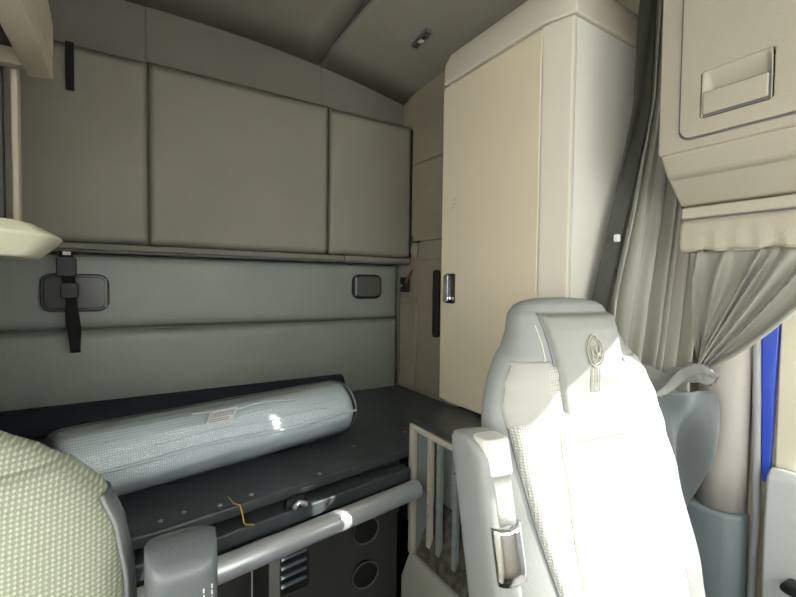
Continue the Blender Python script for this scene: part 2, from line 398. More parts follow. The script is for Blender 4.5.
# hinge bracket on the deck edge
bm = bmesh.new(); hexa(bm, [(.335, 1.085, .693), (.40, 1.09, .693), (.40, 1.112, .693), (.335, 1.107, .693), (.342, 1.09, .722), (.393, 1.096, .722), (.393, 1.112, .722), (.342, 1.107, .722)])
hb = child('latch_bracket', bm, M_black, t, bev=.006)
bm = bmesh.new(); tube(bm, [(.355, 1.080, .700), (.370, 1.076, .715), (.392, 1.082, .702)], .0075, 10); child('latch_hook', bm, M_alu, hb)
for px in ((.46, 1.16), (.18, 1.12), (.10, 1.13), (.05, 1.115), (.26, 1.135), (.64, 1.30), (.87, 1.33)):
    bm = bmesh.new(); bmesh.ops.create_uvsphere(bm, u_segments=12, v_segments=8, radius=.006, matrix=Matrix.Translation((*px, .739)) @ Matrix.Diagonal((1, 1, .5, 1))); child('bolt_head', bm, M_rack, t)
bm = bmesh.new(); tube(bm, [(.742, 1.13, .602), (.70, 1.115, .600), (.66, 1.12, .606), (.62, 1.14, .62)], .0018, 8); child('wire', bm, M_alu, t)
# yellow scraps of cord
bm = bmesh.new(); pts = []
for k in range(26):
    s = k/25; pts.append((.222 + .028*s + .010*math.sin(s*9), 1.052 - .012*s, .6585 + .001*math.sin(k)))
tube(bm, [(.205, 1.150, .741), (.208, 1.126, .741), (.211, 1.106, .741), (.222, 1.092, .7405), (.226, 1.082, .724), (.229, 1.078, .700), (.234, 1.074, .696), (.246, 1.068, .696), (.250, 1.064, .696)], .0019, 6)
tag(link('yellow_cord', bm, M_yellow), 'little scraps of yellow cord on the black bunk edge behind the rail', 'cord')
# navy pad strip along the wall
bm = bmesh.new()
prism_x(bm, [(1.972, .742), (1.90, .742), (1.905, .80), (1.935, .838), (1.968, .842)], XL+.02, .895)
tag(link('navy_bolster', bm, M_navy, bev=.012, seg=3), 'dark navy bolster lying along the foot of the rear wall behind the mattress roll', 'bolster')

# ------------------------------------------------------------------ rolled mattress in plastic
A = Vector((-.165, 1.272, .8435)); Bv = Vector((.645, 1.435, .8435)); ax = (Bv-A); L = ax.length; ang = math.atan2(ax.y, ax.x)
t = empty('rolled_mattress', A, ang, 'rolled-up pale mattress wrapped in clear plastic lying on the bare bunk deck', 'mattress')
R0 = .094
def rollf(r, grow=0, seed=0, x0=0., x1=L, cap=.03):
    def f(u, v):
        a = 2*PI*u; x = x0 + (x1-x0)*v
        e = min(1, min(v*(x1-x0)/cap, (1-v)*(x1-x0)/cap)); k = .80 + .20*math.sqrt(max(0, 1-(1-e)**2))
        ry = r*k*1.10; rz = r*k*(.98)
        w = 1 + grow*(.5*math.sin(a*7+x*9+seed) + .5*math.sin(a*3-x*23+seed) + .6*math.sin(a*13+x*5))
        # overlap ridge of the outer turn
        d = (a-1.95+.10*x) % (2*PI); w += .05*math.exp(-(d/.30)) if d < 2 else 0
        zz = rz*w*math.sin(a)
        if zz < -rz*.93: zz = -rz*.93
        return Vector((x, ry*w*math.cos(a), zz+.0))
    return f
def rollmesh(f, nu=72, nv=60):
    bm = bmesh.new(); vs = grid(bm, f, nu, nv, closed_u=True)
    bm.faces.new(vs[0][::-1]); bm.faces.new(vs[-1]); bmesh.ops.recalc_face_normals(bm, faces=bm.faces[:]); return bm
core = link('foam_roll', rollmesh(rollf(R0, .004)), M_roll, t)
wr = link('plastic_wrap', rollmesh(rollf(R0+.006, .014, 1.3, -.012, L+.014, .05), 110, 110), M_wrap, t)
# spiral on the visible end + gathered film at the end
bm = bmesh.new(); pts = []
for k in range(90):
    a = k*.22; r = .012 + .0031*a*1.0*1.35
    if r > .083: break
    pts.append((L+.0006, r*math.cos(a)*1.05, r*math.sin(a)*.93))
tube(bm, pts, .0022, 6); link('roll_spiral', bm, M_film, t)
bm = bmesh.new()
for q, (a0, sg) in enumerate(((3.02, .0), (2.42, .4), (2.68, .8), (2.15, .5))):
    f = rollf(R0+.0085, .014, 1.3, -.012, L+.014, .05); n = 70
    tube(bm, [f((a0 + .04*math.sin(k*.17+sg*9) + .10*(k/n-.5))/(2*PI), (.02 if q == 0 else .12*q)+(.96-.18*q)*k/(n-1)) for k in range(n)], .0022 if q else .0045, 6)
link('film_fold', bm, M_film, t)
bm = bmesh.new()
tube(bm, [(L+.012, .086*math.cos(k*PI/18), .080*math.sin(k*PI/18)) for k in range(37)], .0035, 6, caps=False); link('film_rim', bm, M_film, t)
# label on the front shoulder
f = rollf(R0+.0085, .014, 1.3, -.012, L+.014, .05)
bm = bmesh.new(); a0, a1 = 2*PI*.330, 2*PI*.395
def lab(u, v, off=.0): 
    aa = a0 + (a1-a0)*v; x = .315 + .078*u + .03*(1-v)
    p = f(aa/(2*PI), (x+.012)/(L+.026)); return Vector((p.x, p.y*(1.02+off), p.z*(1.02+off)))
grid(bm, lab, 10, 8); lb = link('paper_label', bm, M_label, t); s = lb.modifiers.new('s', 'SOLIDIFY'); s.thickness = .001
bm = bmesh.new()
for k in range(14):
    u0 = .10 + k*.058; w = .018 + .018*rnd.random()
    q = [lab(u0, .25, .008), lab(u0+w, .25, .008), lab(u0+w, .62, .008), lab(u0, .62, .008)]; bm.faces.new([bm.verts.new(p) for p in q])
for r in (.72, .84):
    q = [lab(.1, r, .008), lab(.8, r, .008), lab(.8, r+.05, .008), lab(.1, r+.05, .008)]; bm.faces.new([bm.verts.new(p) for p in q])
o = link('barcode', bm, M_ink, lb); s = o.modifiers.new('s', 'SOLIDIFY'); s.thickness = .0004

# ------------------------------------------------------------------ wardrobe
W0, W1 = .976, 1.36
t = empty('wardrobe', (1.15, 1.0, .86), 0, 'tall beige wardrobe cabinet with chamfered corner standing behind the driver seat', 'wardrobe')
body = [(W0+.014, 1.248), (W0+.014, .80), (1.012, .742), (XRr+.09, .742), (XRr+.09, 1.248)]
bm = bmesh.new(); prism_z(bm, body, .862, 2.03); child('body', bm, M_cabgrey, t, bev=.004)
bm = bmesh.new(); prism_z(bm, [(W0, 1.262), (W0, .8185), (W0+.016, .8185), (W0+.016, 1.262)], .872, 2.018); dr = child('door', bm, M_cab, t, bev=.004)
bm = bmesh.new(); prism_z(bm, [(W0, .8180), (W0+.0015, .808), (.998, .734), (1.014, .733), (1.014, .752), (W0+.016, .8180)], .866, 2.022); child('corner_post', bm, M_cabedge, t, bev=.004)
bm = bmesh.new(); prism_z(bm, [(1.018, .736), (1.355, .736), (1.355, .744), (1.018, .744)], .866, 2.022); child('front_panel', bm, M_cabgrey, t, bev=.002)
child('corner_gap', B(1.0142, 1.0178, .738, .745, .866, 2.024), M_black, t, smooth=False)
bm = bmesh.new()
def ring(o, z): return [(W0-.002+o, 1.26, z), (W0-.002+o, .81+o*.5, z), (1.004+o*.6, .728+o, z), (1.362, .728+o, z), (1.362, 1.26, z)]
n0, n1, n2 = ring(0, 2.028), ring(.004, 2.10), ring(.03, 2.150)
vs = [[bm.verts.new(p) for p in r] for r in (n0, n1, n2)]
for a, b in ((0, 1), (1, 2)):
    for i in range(5): bm.faces.new([vs[a][i], vs[a][(i+1) % 5], vs[b][(i+1) % 5], vs[b][i]])
bm.faces.new(vs[0][::-1]); bm.faces.new(vs[2]); bmesh.ops.recalc_face_normals(bm, faces=bm.faces[:])
child('lid', bm, M_cabedge, t, bev=.006, seg=3)
# flush latch on the door
yl, zl2 = 1.205, 1.285
bm = bmesh.new(); prism_x(bm, rrect(.056, .108, .008, 4, yl, zl2), W0-.004, W0+.002); lt = child('latch', bm, M_black, dr, bev=.002)
o = bpy.data.objects  # (handled below) chrome paddle belongs to the latch plate
bm = bmesh.new(); prism_x(bm, rrect(.024, .098, .006, 4, yl+.013, zl2), W0-.013, W0-.004)
box(bm, W0-.0055, W0-.004, yl-.024, yl-.002, zl2-.04, zl2-.03)
pd = child('paddle', bm, M_chrome, t, bev=.003)
bm = bmesh.new()
for dx, dz in ((0, 0), (.006, -.012), (-.003, .018)):
    box(bm, W0-.0006, W0+.001, 1.188+dx, 1.196+dx, 1.585+dz, 1.589+dz)
child('scuff_mark', bm, M_rack, t, smooth=False)

# ------------------------------------------------------------------ base cabinet under the wardrobe
t = empty('base_cabinet', (1.0, 1.0, 0), 0, 'low open cabinet with black top and pale frame below the wardrobe', 'cabinet')
CX = .780
bm = bmesh.new(); prism_z(bm, [(CX, 1.160), (CX, .78), (1.25, .742), (1.25, 1.20)], .838, .856); child('countertop', bm, M_deck, t, bev=.006)
bm = bmesh.new()
box(bm, CX-.004, CX+.016, 1.140, 1.162, .40, .837)      # rear post
box(bm, CX-.004, CX+.016, .80, 1.140, .818, .837)       # top rail
box(bm, CX-.004, CX+.016, .78, .80, .40, .837)          # front post
child('frame', bm, M_cabedge, t, bev=.003)
bm = bmesh.new(); box(bm, CX+.02, 1.25, 1.150, 1.162, .02, .836); box(bm, CX+.02, 1.25, .782, .792, .02, .836); box(bm, 1.238, 1.25, .793, 1.149, .02, .836); child('carcass', bm, M_rack, t, smooth=False)
bm = bmesh.new(); prism_y(bm, [(CX-.028, .02), (CX-.028, .325), (CX+.004, .395), (CX+.15, .395), (CX+.15, .02)], .781, 1.165)
child('plinth', bm, mat('plinth_grey_green', (.46, .47, .40), .5), t, bev=.006)
for y in (1.085, 1.035, .955):
    bm = bmesh.new(); box(bm, CX+.03, CX+.045, y, y+.020, .42, .815)
    for k in range(9):
        z = .47 + k*.038; tube(bm, [(CX+.026, y+.010, z), (CX+.031, y+.010, z)], .0045, 8)
    child('shelf_rail', bm, M_cabedge if y > 1.05 else M_rack, t, bev=.002)
bm = bmesh.new(); prism_y(bm, [(CX+.10, .70), (CX+.104, .70), (CX+.104, .815), (CX+.10, .815)], .80, 1.02); child('teal_glint', bm, M_teal, t, smooth=False)  # teal sheet puts a reflected glint into the colour
bm = bmesh.new(); box(bm, CX+.105, CX+.12, .80, 1.145, .40, .81); child('back_panel', bm, M_rack, t, smooth=False)
bm = bmesh.new(); prism_y(bm, [(CX+.012, .400), (CX+.090, .56), (CX+.100, .56), (CX+.100, .400)], .795, 1.135); child('carpet_reflection', bm, M_mott, t, smooth=False)  # mottled wedge stands in for carpet reflected inside the cabinet

# ------------------------------------------------------------------ overhead cabinet above the driver door
t = empty('overhead_cabinet', (1.2, .4, 1.6), 0, 'beige overhead cabinet with recessed pull handle above the driver window', 'cabinet')
OX = 1.05
y0o, y1o = -.50, .536
bm = bmesh.new()
prism_y(bm, [(OX+.036, 1.585), (OX+.036, 2.25), (1.395, 2.25), (1.395, 1.50), (1.165, 1.500), (OX+.045, 1.562)], y0o, y1o-.001)
# front face slab with a rectangular hole behind the handle
def slab_ring(bm, x0, x1, o, i):
    A_ = [[bm.verts.new((x, y, z)) for y, z in ((r[0], r[2]), (r[1], r[2]), (r[1], r[3]), (r[0], r[3]))] for x in (x0, x1) for r in (o, i)]
    for k in range(4):
        j = (k+1) % 4
        bm.faces.new([A_[0][k], A_[0][j], A_[1][j], A_[1][k]]); bm.faces.new([A_[2][k], A_[3][k], A_[3][j], A_[2][j]])
        bm.faces.new([A_[0][j], A_[0][k], A_[2][k], A_[2][j]]); bm.faces.new([A_[1][k], A_[1][j], A_[3][j], A_[3][k]])
slab_ring(bm, OX, OX+.035, (y0o, y1o, 1.606, 2.25), (.324, .445, 1.666, 1.762))
bmesh.ops.recalc_face_normals(bm, faces=bm.faces[:])
child('body', bm, M_over, t, bev=.008, seg=4)
bm = bmesh.new(); hexa(bm, [(OX+.0355, y0o, 1.560), (OX+.06, y0o, 1.552), (OX+.06, y0o, 1.63), (OX+.002, y0o, 1.605),
    (OX+.0355, y1o-.004, 1.560), (OX+.06, y1o-.004, 1.552), (OX+.06, y1o-.004, 1.63), (OX+.002, y1o-.004, 1.605)])
child('lower_lip', bm, M_over, t, bev=.008, seg=4)
# door: frame of panels round the recess
hx0, hx1, hz0, hz1 = .322, .447, 1.664, 1.764     # recess in y and z
dz0, dz1, dy0, dy1 = 1.630, 1.992, .02, .486
bm = bmesh.new()
pts_o = rrect(dy1-dy0, dz1-dz0, .022, 6, (dy0+dy1)/2, (dz0+dz1)/2)
pts_i = rrect(hx1-hx0, hz1-hz0, .008, 6, (hx0+hx1)/2, (hz0+hz1)/2)
n = len(pts_o)
def rg(pts, x): return [bm.verts.new((x, y, z)) for y, z in pts]
ro, ro2, ri, ri2, rd = rg(pts_o, OX-.007), rg(pts_o, OX+.0), rg(pts_i, OX-.007), rg(pts_i, OX-.0), None
for i in range(n):
    j = (i+1) % n
    bm.faces.new([ro[i], ro[j], ri[j], ri[i]]); bm.faces.new([ro[j], ro[i], ro2[i], ro2[j]]); bm.faces.new([ri[i], ri[j], ri2[j], ri2[i]])
bmesh.ops.recalc_face_normals(bm, faces=bm.faces[:])
odoor = child('door', bm, M_over, t, bev=.003, seg=2)
# the body behind the door recess is scooped: dark seam line and scoop shell
bm = bmesh.new()
tube(bm, [(OX-.0005, y, z) for y, z in rrect(dy1-dy0+.005, dz1-dz0+.005, .024, 6, (dy0+dy1)/2, (dz0+dz1)/2)] + [(OX-.0005, *rrect(dy1-dy0+.005, dz1-dz0+.005, .024, 6, (dy0+dy1)/2, (dz0+dz1)/2)[0])], .0022, 6, caps=False)
child('door_gap', bm, M_rubber, t)
# raised surround of the handle, sloping scoop and the flap itself
bm = bmesh.new()
def scoop(u, v):
    y = hx0 + .003 + (hx1-hx0-.006)*u; z = hz0 + (hz1-hz0)*v
    d = .030*math.sin(min(1, (1-v)*1.3)*PI/2)
    return Vector((OX-.006 + d*min(1, u/.08, (1-u)/.08), y, z))
grid(bm, scoop, 24, 16); o = child('handle_scoop', bm, M_over, odoor); s_ = o.modifiers.new('s', 'SOLIDIFY'); s_.thickness = .002; s_.offset = 0
bm = bmesh.new(); box(bm, OX-.004, OX+.004, hx0+.002, hx1-.002, hz0+.002, hz0+.055); child('handle_slot', bm, M_rubber, odoor, smooth=False)
bm = bmesh.new()
hexa(bm, [(OX-.011, hx0+.007, hz0+.007), (OX-.011, hx1-.007, hz0+.007), (OX-.005, hx1-.007, hz0+.007), (OX-.005, hx0+.007, hz0+.007),
          (OX-.013, hx0+.007, hz0+.052), (OX-.013, hx1-.007, hz0+.052), (OX-.005, hx1-.007, hz0+.052), (OX-.005, hx0+.007, hz0+.052)])
child('pull_handle', bm, M_over, odoor, bev=.003)

# valance with the curtain rail
t = empty('valance', (1.17, .2, 1.45), 0, 'beige padded valance band above the driver side window curtain', 'valance')
bm = bmesh.new(); box(bm, 1.158, 1.20, -.50, .530, 1.468, 1.496); child('upper_band', bm, M_valance, t, bev=.006)
bm = bmesh.new()
def val(u, v):
    y = .528 - 1.02*u; s = .0025*math.sin(y*150)*(1-v)
    return Vector((1.154 + s + .006*(1-math.sin(PI*v)), y, 1.388 + .0755*v + .003*math.sin(y*95)*(1-v)**2))
grid(bm, val, 120, 8); o = child('lower_band', bm, M_valance, t); s = o.modifiers.new('s', 'SOLIDIFY'); s.thickness = .022; s.offset = -1 
bm = bmesh.new(); box(bm, 1.162, 1.20, -.50, .528, 1.4635, 1.4675); child('seam', bm, M_rubber, t, smooth=False)

# ------------------------------------------------------------------ curtains
def solid(o, th=.003):
    s = o.modifiers.new('s', 'SOLIDIFY'); s.thickness = th; s.offset = 0; return o
# window curtain gathered to its tie
T = Vector((1.185, .485, 1.118))
t = empty('window_curtain', (1.18, .4, 1.39), 0, 'grey gathered curtain swept to a tieback at the driver window', 'curtain')
bm = bmesh.new()
def wcur(u, v):
    yt = .512 - .285*u
    top = Vector((1.180, yt, 1.386))
    bot = T + Vector((.012*math.sin(u*9), .012 - .030*u, .012 - .022*u))
    p = top.lerp(bot, v)
    sag = math.sin(PI*min(1, v))*(.034*u*u)          # the hem side sags
    p.z -= sag*.9; 
    if u < .25: p.y += .006*math.sin(PI*v)
    amp = .013*(1-v)**.5*(.35+.65*min(1, v*4)) + .006*v
    ph = 2*PI*(7*u**1.1 + .35*math.sin(u*11) + .2*math.sin(u*23+v)) + .9*math.sin(v*3+u*6)
    p.x += amp*math.sin(ph) - .02*math.sin(PI*v)*u
    p.y += .35*amp*math.cos(ph)*(1-v*.5)
    p.z += .004*math.sin(ph)*v
    return p
grid(bm, wcur, 170, 40)
solid(child('cloth', bm, M_curt, t))
bm = bmesh.new()
f = lambda k: Vector((1.19, 0, 0))
tube(bm, [wcur(1, v/24) + Vector((0, 0, -.002)) for v in range(25)], .0045, 8); child('hem', bm, M_curt, t)
# sleeper curtain: hangs beside the wardrobe
t = empty('sleeper_curtain', (1.2, .62, 1.0), 0, 'long grey pleated curtain hanging beside the wardrobe from ceiling to tieback', 'curtain')
def lerpk(keys, z):
    for (a, p), (b, q) in zip(keys, keys[1:]):
        if a >= z >= b:
            s = (a-z)/(a-b); return Vector(p).lerp(Vector(q), s)
    return Vector(keys[-1][1])
LK = [(2.28, (1.300, .665)), (2.05, (1.284, .665)), (1.83, (1.268, .665)), (1.54, (1.176, .660)), (1.265, (1.075, .655)), (1.08, (1.035, .652)), (1.03, (1.06, .645))]
RK = [(2.28, (1.375, .560)), (1.83, (1.37, .556)), (1.5, (1.345, .556)), (1.2, (1.300, .552)), (1.08, (1.24, .535)), (1.03, (1.23, .530))]
bm = bmesh.new()
def scur(u, v):
    z = 2.28 - 1.25*v; a = lerpk(LK, z); b = lerpk(RK, z); p = a.lerp(b, u)
    d = (b-a); wdt = d.length; nrm = Vector((-d.y, d.x)).normalized()
    amp = (.011 + .006*v)*(.75+.4*math.sin(u*13+1))
    ph = 2*PI*(6.5*u + .22*math.sin(u*9.5+v*.6) + .10*math.sin(u*21)) + .7*math.sin(v*4+u*3)
    q = p - nrm*amp*abs(1)*math.sin(ph)
    return Vector((q.x, q.y, z - .018*math.sin(u*2.2)*v**6))
grid(bm, scur, 120, 60); solid(child('cloth', bm, M_curt, t))
bm = bmesh.new()       # lower tail below the tie, darker lining outward
LK2 = [(1.03, (1.09, .640)), (.9, (1.10, .620)), (.55, (1.20, .640))]
RK2 = [(1.03, (1.270, .480)), (.98, (1.278, .484)), (.85, (1.285, .500)), (.70, (1.30, .545)), (.55, (1.31, .590))]
def tail(u, v):
    z = 1.03 - .50*v; a = lerpk(LK2, max(z, .55)); b = lerpk(RK2, max(z, .55)); p = a.lerp(b, u)
    w = .012*math.sin(2*PI*(2.2*u)+v*3) + .010*math.sin(11*u-9*v) + .005*math.sin(19*u+13*v)
    return Vector((p.x-w*.5, p.y-w, z + .03*math.sin(3*u)*v))
grid(bm, tail, 60, 40); solid(child('lining_tail', bm, M_curtd, t))
# dark sheet standing in for the shaded gap between wardrobe and curtain
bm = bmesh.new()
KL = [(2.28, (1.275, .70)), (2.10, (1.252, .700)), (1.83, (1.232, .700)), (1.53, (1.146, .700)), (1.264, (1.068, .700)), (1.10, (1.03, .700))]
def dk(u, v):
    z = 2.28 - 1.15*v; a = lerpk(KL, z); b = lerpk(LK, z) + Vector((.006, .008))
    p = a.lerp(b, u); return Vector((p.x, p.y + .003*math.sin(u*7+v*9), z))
grid(bm, dk, 10, 40); solid(child('gap_shade_sheet', bm, M_gapshade, t))
bm = bmesh.new(); box(bm, 1.100, 1.114, .655, .668, 1.42, 1.44); child('clip', bm, M_white, t, bev=.003)
# tieback: twisted band across the gathered cloth
t = empty('curtain_tieback', (1.18, .52, 1.07), 0, 'twisted grey cloth tieback wrapped round both curtains at the pillar', 'tieback')
bm = bmesh.new()
pa = [Vector((1.03, .615, 1.105)), Vector((1.09, .592, 1.078)), Vector((1.13, .560, 1.060)), Vector((1.155, .530, 1.072)), Vector((1.166, .500, 1.086)), Vector((1.172, .478, 1.092)), Vector((1.19, .460, 1.082))]
def spl(P, s):
    s = max(0, min(.9999, s))*(len(P)-1); i = int(s); f = s-i
    p0, p1, p2, p3 = P[max(i-1, 0)], P[i], P[i+1], P[min(i+2, len(P)-1)]
    return .5*((2*p1) + (p2-p0)*f + (2*p0-5*p1+4*p2-p3)*f*f + (3*p1-p0-3*p2+p3)*f**3)
def tb(u, v):
    c = spl(pa, v); a = 2*PI*u; r = .030 - .014*v + .005*math.sin(3*a+v*14) + .004*math.sin(5*a - v*19)
    return c + Vector((.45*r*math.cos(a)*.6, -.5*r*math.cos(a), r*math.sin(a)))
vs = grid(bm, tb, 36, 40, closed_u=True); bm.faces.new(vs[0][::-1]); bm.faces.new(vs[-1]); bmesh.ops.recalc_face_normals(bm, faces=bm.faces[:])
M_tie = mat('tieback_cloth', (.16, .165, .15), .6, bump=.3, bscale=120)
child('band', bm, M_tie, t)
bm = bmesh.new(); pb = [Vector((1.08, .535, 1.035)), Vector((1.11, .520, 1.052)), Vector((1.135, .500, 1.085)), Vector((1.15, .470, 1.108)), Vector((1.165, .455, 1.098))]
def tb2(u, v):
    c = spl(pb, v); a = 2*PI*u; r = .004 + .010*math.sin(PI*v)
    return c + Vector((-.012 + .4*r*math.cos(a), -.6*r*math.cos(a), r*math.sin(a)))
vs = grid(bm, tb2, 16, 24, closed_u=True); bm.faces.new(vs[0][::-1]); bm.faces.new(vs[-1]); bmesh.ops.recalc_face_normals(bm, faces=bm.faces[:])
child('strap_end', bm, M_tie, t)

# ------------------------------------------------------------------ overhead unit and shelf on the passenger side
t = empty('side_cabinet', (-.4, 1.0, 1.74), 0, 'pale overhead storage cabinet at the upper left with a lamp under it', 'cabinet')
bm = bmesh.new()
P0 = [(-.137, .60), (-.137, 1.15), (XL+.01, 1.15), (XL+.01, .60)]
P2 = [(-.200, .60), (-.200, 1.15), (XL+.01, 1.15), (XL+.01, .60)]
hexa(bm, [(x, y, 1.760) for x, y in P0] + [(x, y, 1.830) for x, y in P0])
hexa(bm, [(x, y, 1.830) for x, y in P0] + [(x, y, 2.22) for x, y in P2]); child('body', bm, M_side, t, bev=.004)
bm = bmesh.new(); hexa(bm, [(-.180, .60, 1.712), (-.138, .60, 1.716), (-.138, 1.148, 1.716), (-.180, 1.148, 1.712), (-.180, .60, 1.759), (-.138, .60, 1.759), (-.138, 1.148, 1.759), (-.180, 1.148, 1.759)])
box(bm, XL+.01, -.1805, 1.12, 1.148, 1.722, 1.759)
child('lower_edge', bm, M_side, t, bev=.003)
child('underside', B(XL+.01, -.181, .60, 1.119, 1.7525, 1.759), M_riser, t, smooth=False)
bm = bmesh.new(); bmesh.ops.create_uvsphere(bm, u_segments=28, v_segments=14, radius=.075, matrix=Matrix.Translation((-.265, .90, 1.738)) @ Matrix.Diagonal((.9, 1.3, .36, 1)))
child('dome_lamp', bm, M_ivory, t)
bm = bmesh.new(); box(bm, -.209, -.197, 1.160, 1.19, 1.412, 1.76); tag(link('mounting_post', bm, M_side, bev=.004), 'slim pale upright post between the left shelf and the cabinet above it', 'post')
bm = bmesh.new(); box(bm, XL-.001, -.222, 1.163, 1.185, 1.404, 1.76); tag(link('dark_screen', bm, M_riser, bev=.004), 'dark mesh screen filling the gap left of the pale post', 'screen')
bm = bmesh.new()
S0 = [(-.170, .96), (-.158, 1.0), (-.158, 1.10), (-.19, 1.158), (XL+.01, 1.158), (XL+.01, .78), (-.33, .78)]
S1 = [(-.140, .965), (-.118, 1.01), (-.118, 1.11), (-.17, 1.158), (XL+.01, 1.158), (XL+.01, .76), (-.33, .76)]
v = [[bm.verts.new((x, y, z)) for x, y in S] for S, z in ((S0, 1.338), (S1, 1.380), (S0, 1.402))]
for a in (0, 1):
    for i in range(7): bm.faces.new([v[a][i], v[a][(i+1) % 7], v[a+1][(i+1) % 7], v[a+1][i]])
bm.faces.new(v[0][::-1]); bm.faces.new(v[2]); bmesh.ops.recalc_face_normals(bm, faces=bm.faces[:])
tag(link('wall_shelf', bm, M_ivory, bev=.006, seg=3), 'ivory rounded shelf at the left edge above the passenger seat', 'shelf')

# ------------------------------------------------------------------ seats
def make_seat(name, loc, rz, label, S):
    """facing local -Y. S: profile rows (z, half width, thickness, y centre)"""
    t = empty(name, (*loc, 0), rz, label, 'seat')
    rows = S['rows']
    def prof(z):
        for a, b in zip(rows, rows[1:]):
            if a[0] <= z <= b[0]:
                s = (z-a[0])/(b[0]-a[0]); s2 = s*s*(3-2*s)*.5 + s*.5
                return [a[i]+(b[i]-a[i])*s2 for i in range(4)]
        return list(rows[-1] if z > rows[-1][0] else rows[0])
    zt, zb = rows[-1][0], rows[0][0]
    def frontd(x, z):
        _, hw, th, yc = prof(z); k = min(1, abs(x)/hw)
        y = yc - th*(max(0, 1-k**3.2))**.42
        if z < S['neck']:                       # recessed centre between the bolsters
            y += .020*math.exp(-(x/(hw*.52))**4)*min(1, (S['neck']-z)/.08)
        return y
    bm = bmesh.new(); nu, nv = 64, 64
    def shell(u, v):
        z = zb + (zt-zb)*(1-(1-v)**1.35); _, hw, th, yc = prof(z)
        a = 2*PI*u; x = hw*math.copysign(abs(math.cos(a))**.62, math.cos(a))
        if math.sin(a) < 0: y = frontd(x, z)
        else:
            k = abs(x)/hw; y = yc + th*.8*max(0, 1-k**3.2)**.42
        return Vector((x, y, z))
    vs = grid(bm, shell, nu, nv, closed_u=True)
    # dome the top
    top = [v.co.copy() for v in vs[-1]]; cx = sum((p for p in top), Vector())/len(top); prev = vs[-1]
    for k, (sc, dz) in enumerate(((.93, .010), (.78, .018), (.5, .024), (.2, .026))):
        nr = [bm.verts.new((cx.x+(p.x-cx.x)*sc, cx.y+(p.y-cx.y)*sc, p.z+dz)) for p in top]
        for i in range(nu): bm.faces.new([prev[i], prev[(i+1) % nu], nr[(i+1) % nu], nr[i]])
        prev = nr
    bm.faces.new(prev); bm.faces.new(vs[0][::-1]); bmesh.ops.recalc_face_normals(bm, faces=bm.faces[:])
    link('backrest', bm, S['shell'], t)
    def patch(name, wf, z0, z1, off, m, parent=t, nu=60, nv=60, ex=.010, xc=0, pipe=None, prad=.003):
        def f(u, v, o=0):
            z = z0 + (z1-z0)*v; w0, w1 = wf(z, v); x = w0 + (w1-w0)*u
            e = max(0, min(1, min(u, 1-u)*(w1-w0)/ex, min(v, 1-v)*(z1-z0)/ex))
            return Vector((x, frontd(x, z) - off*math.sqrt(1-(1-e)**2) + o, z))
        bm = bmesh.new(); a = grid(bm, f, nu, nv); b = grid(bm, lambda u, v: f(u, v) + Vector((0, .014+off*.6, 0)), nu, nv)
        for j in range(nv-1):
            for s in (0, -1): bm.faces.new([a[j][s], a[j+1][s], b[j+1][s], b[j][s]])
        for i in range(nu-1):
            for s in (0, -1): bm.faces.new([a[s][i], a[s][i+1], b[s][i+1], b[s][i]])
        bmesh.ops.recalc_face_normals(bm, faces=bm.faces[:])
        po = link(name, bm, m, parent)
        if pipe:
            bm = bmesh.new()
            for s in (0, 1): tube(bm, [f(s, k/50, -.0015) for k in range(51)], prad, 8)
            if pipe[1] == 'bottom': tube(bm, [f(k/20, 0, -.0015) for k in range(21)], prad, 8)
            link('piping', bm, pipe[0], po)
        return po
    S['build'](t, patch, prof, frontd)
    # seat base cushion and pedestal
    bm = bmesh.new(); yb = rows[0][3]
    def cu(u, v):
        a = 2*PI*u; x = .235*math.copysign(abs(math.cos(a))**.5, math.cos(a)); y = yb - .26 + .235*math.copysign(abs(math.sin(a))**.5, math.sin(a))
        k = math.sin(PI*v)**.35 if 0 < v < 1 else 0
        return Vector((x*(.9+.1*k), yb-.26+(y-yb+.26)*(.9+.1*k), .40 + .13*v))
    vs = grid(bm, cu, 40, 10, closed_u=True); bm.faces.new(vs[0][::-1]); bm.faces.new(vs[-1]); bmesh.ops.recalc_face_normals(bm, faces=bm.faces[:])
    link('seat_cushion', bm, S['fabric'], t)
    bm = bmesh.new(); box(bm, -.17, .17, yb-.42, yb-.06, .001, .06); box(bm, -.13, .13, yb-.38, yb-.10, .06, .36); box(bm, -.18, .18, yb-.43, yb-.05, .36, .399)
    link('pedestal', bm, M_black, t, bev=.01)
    return t

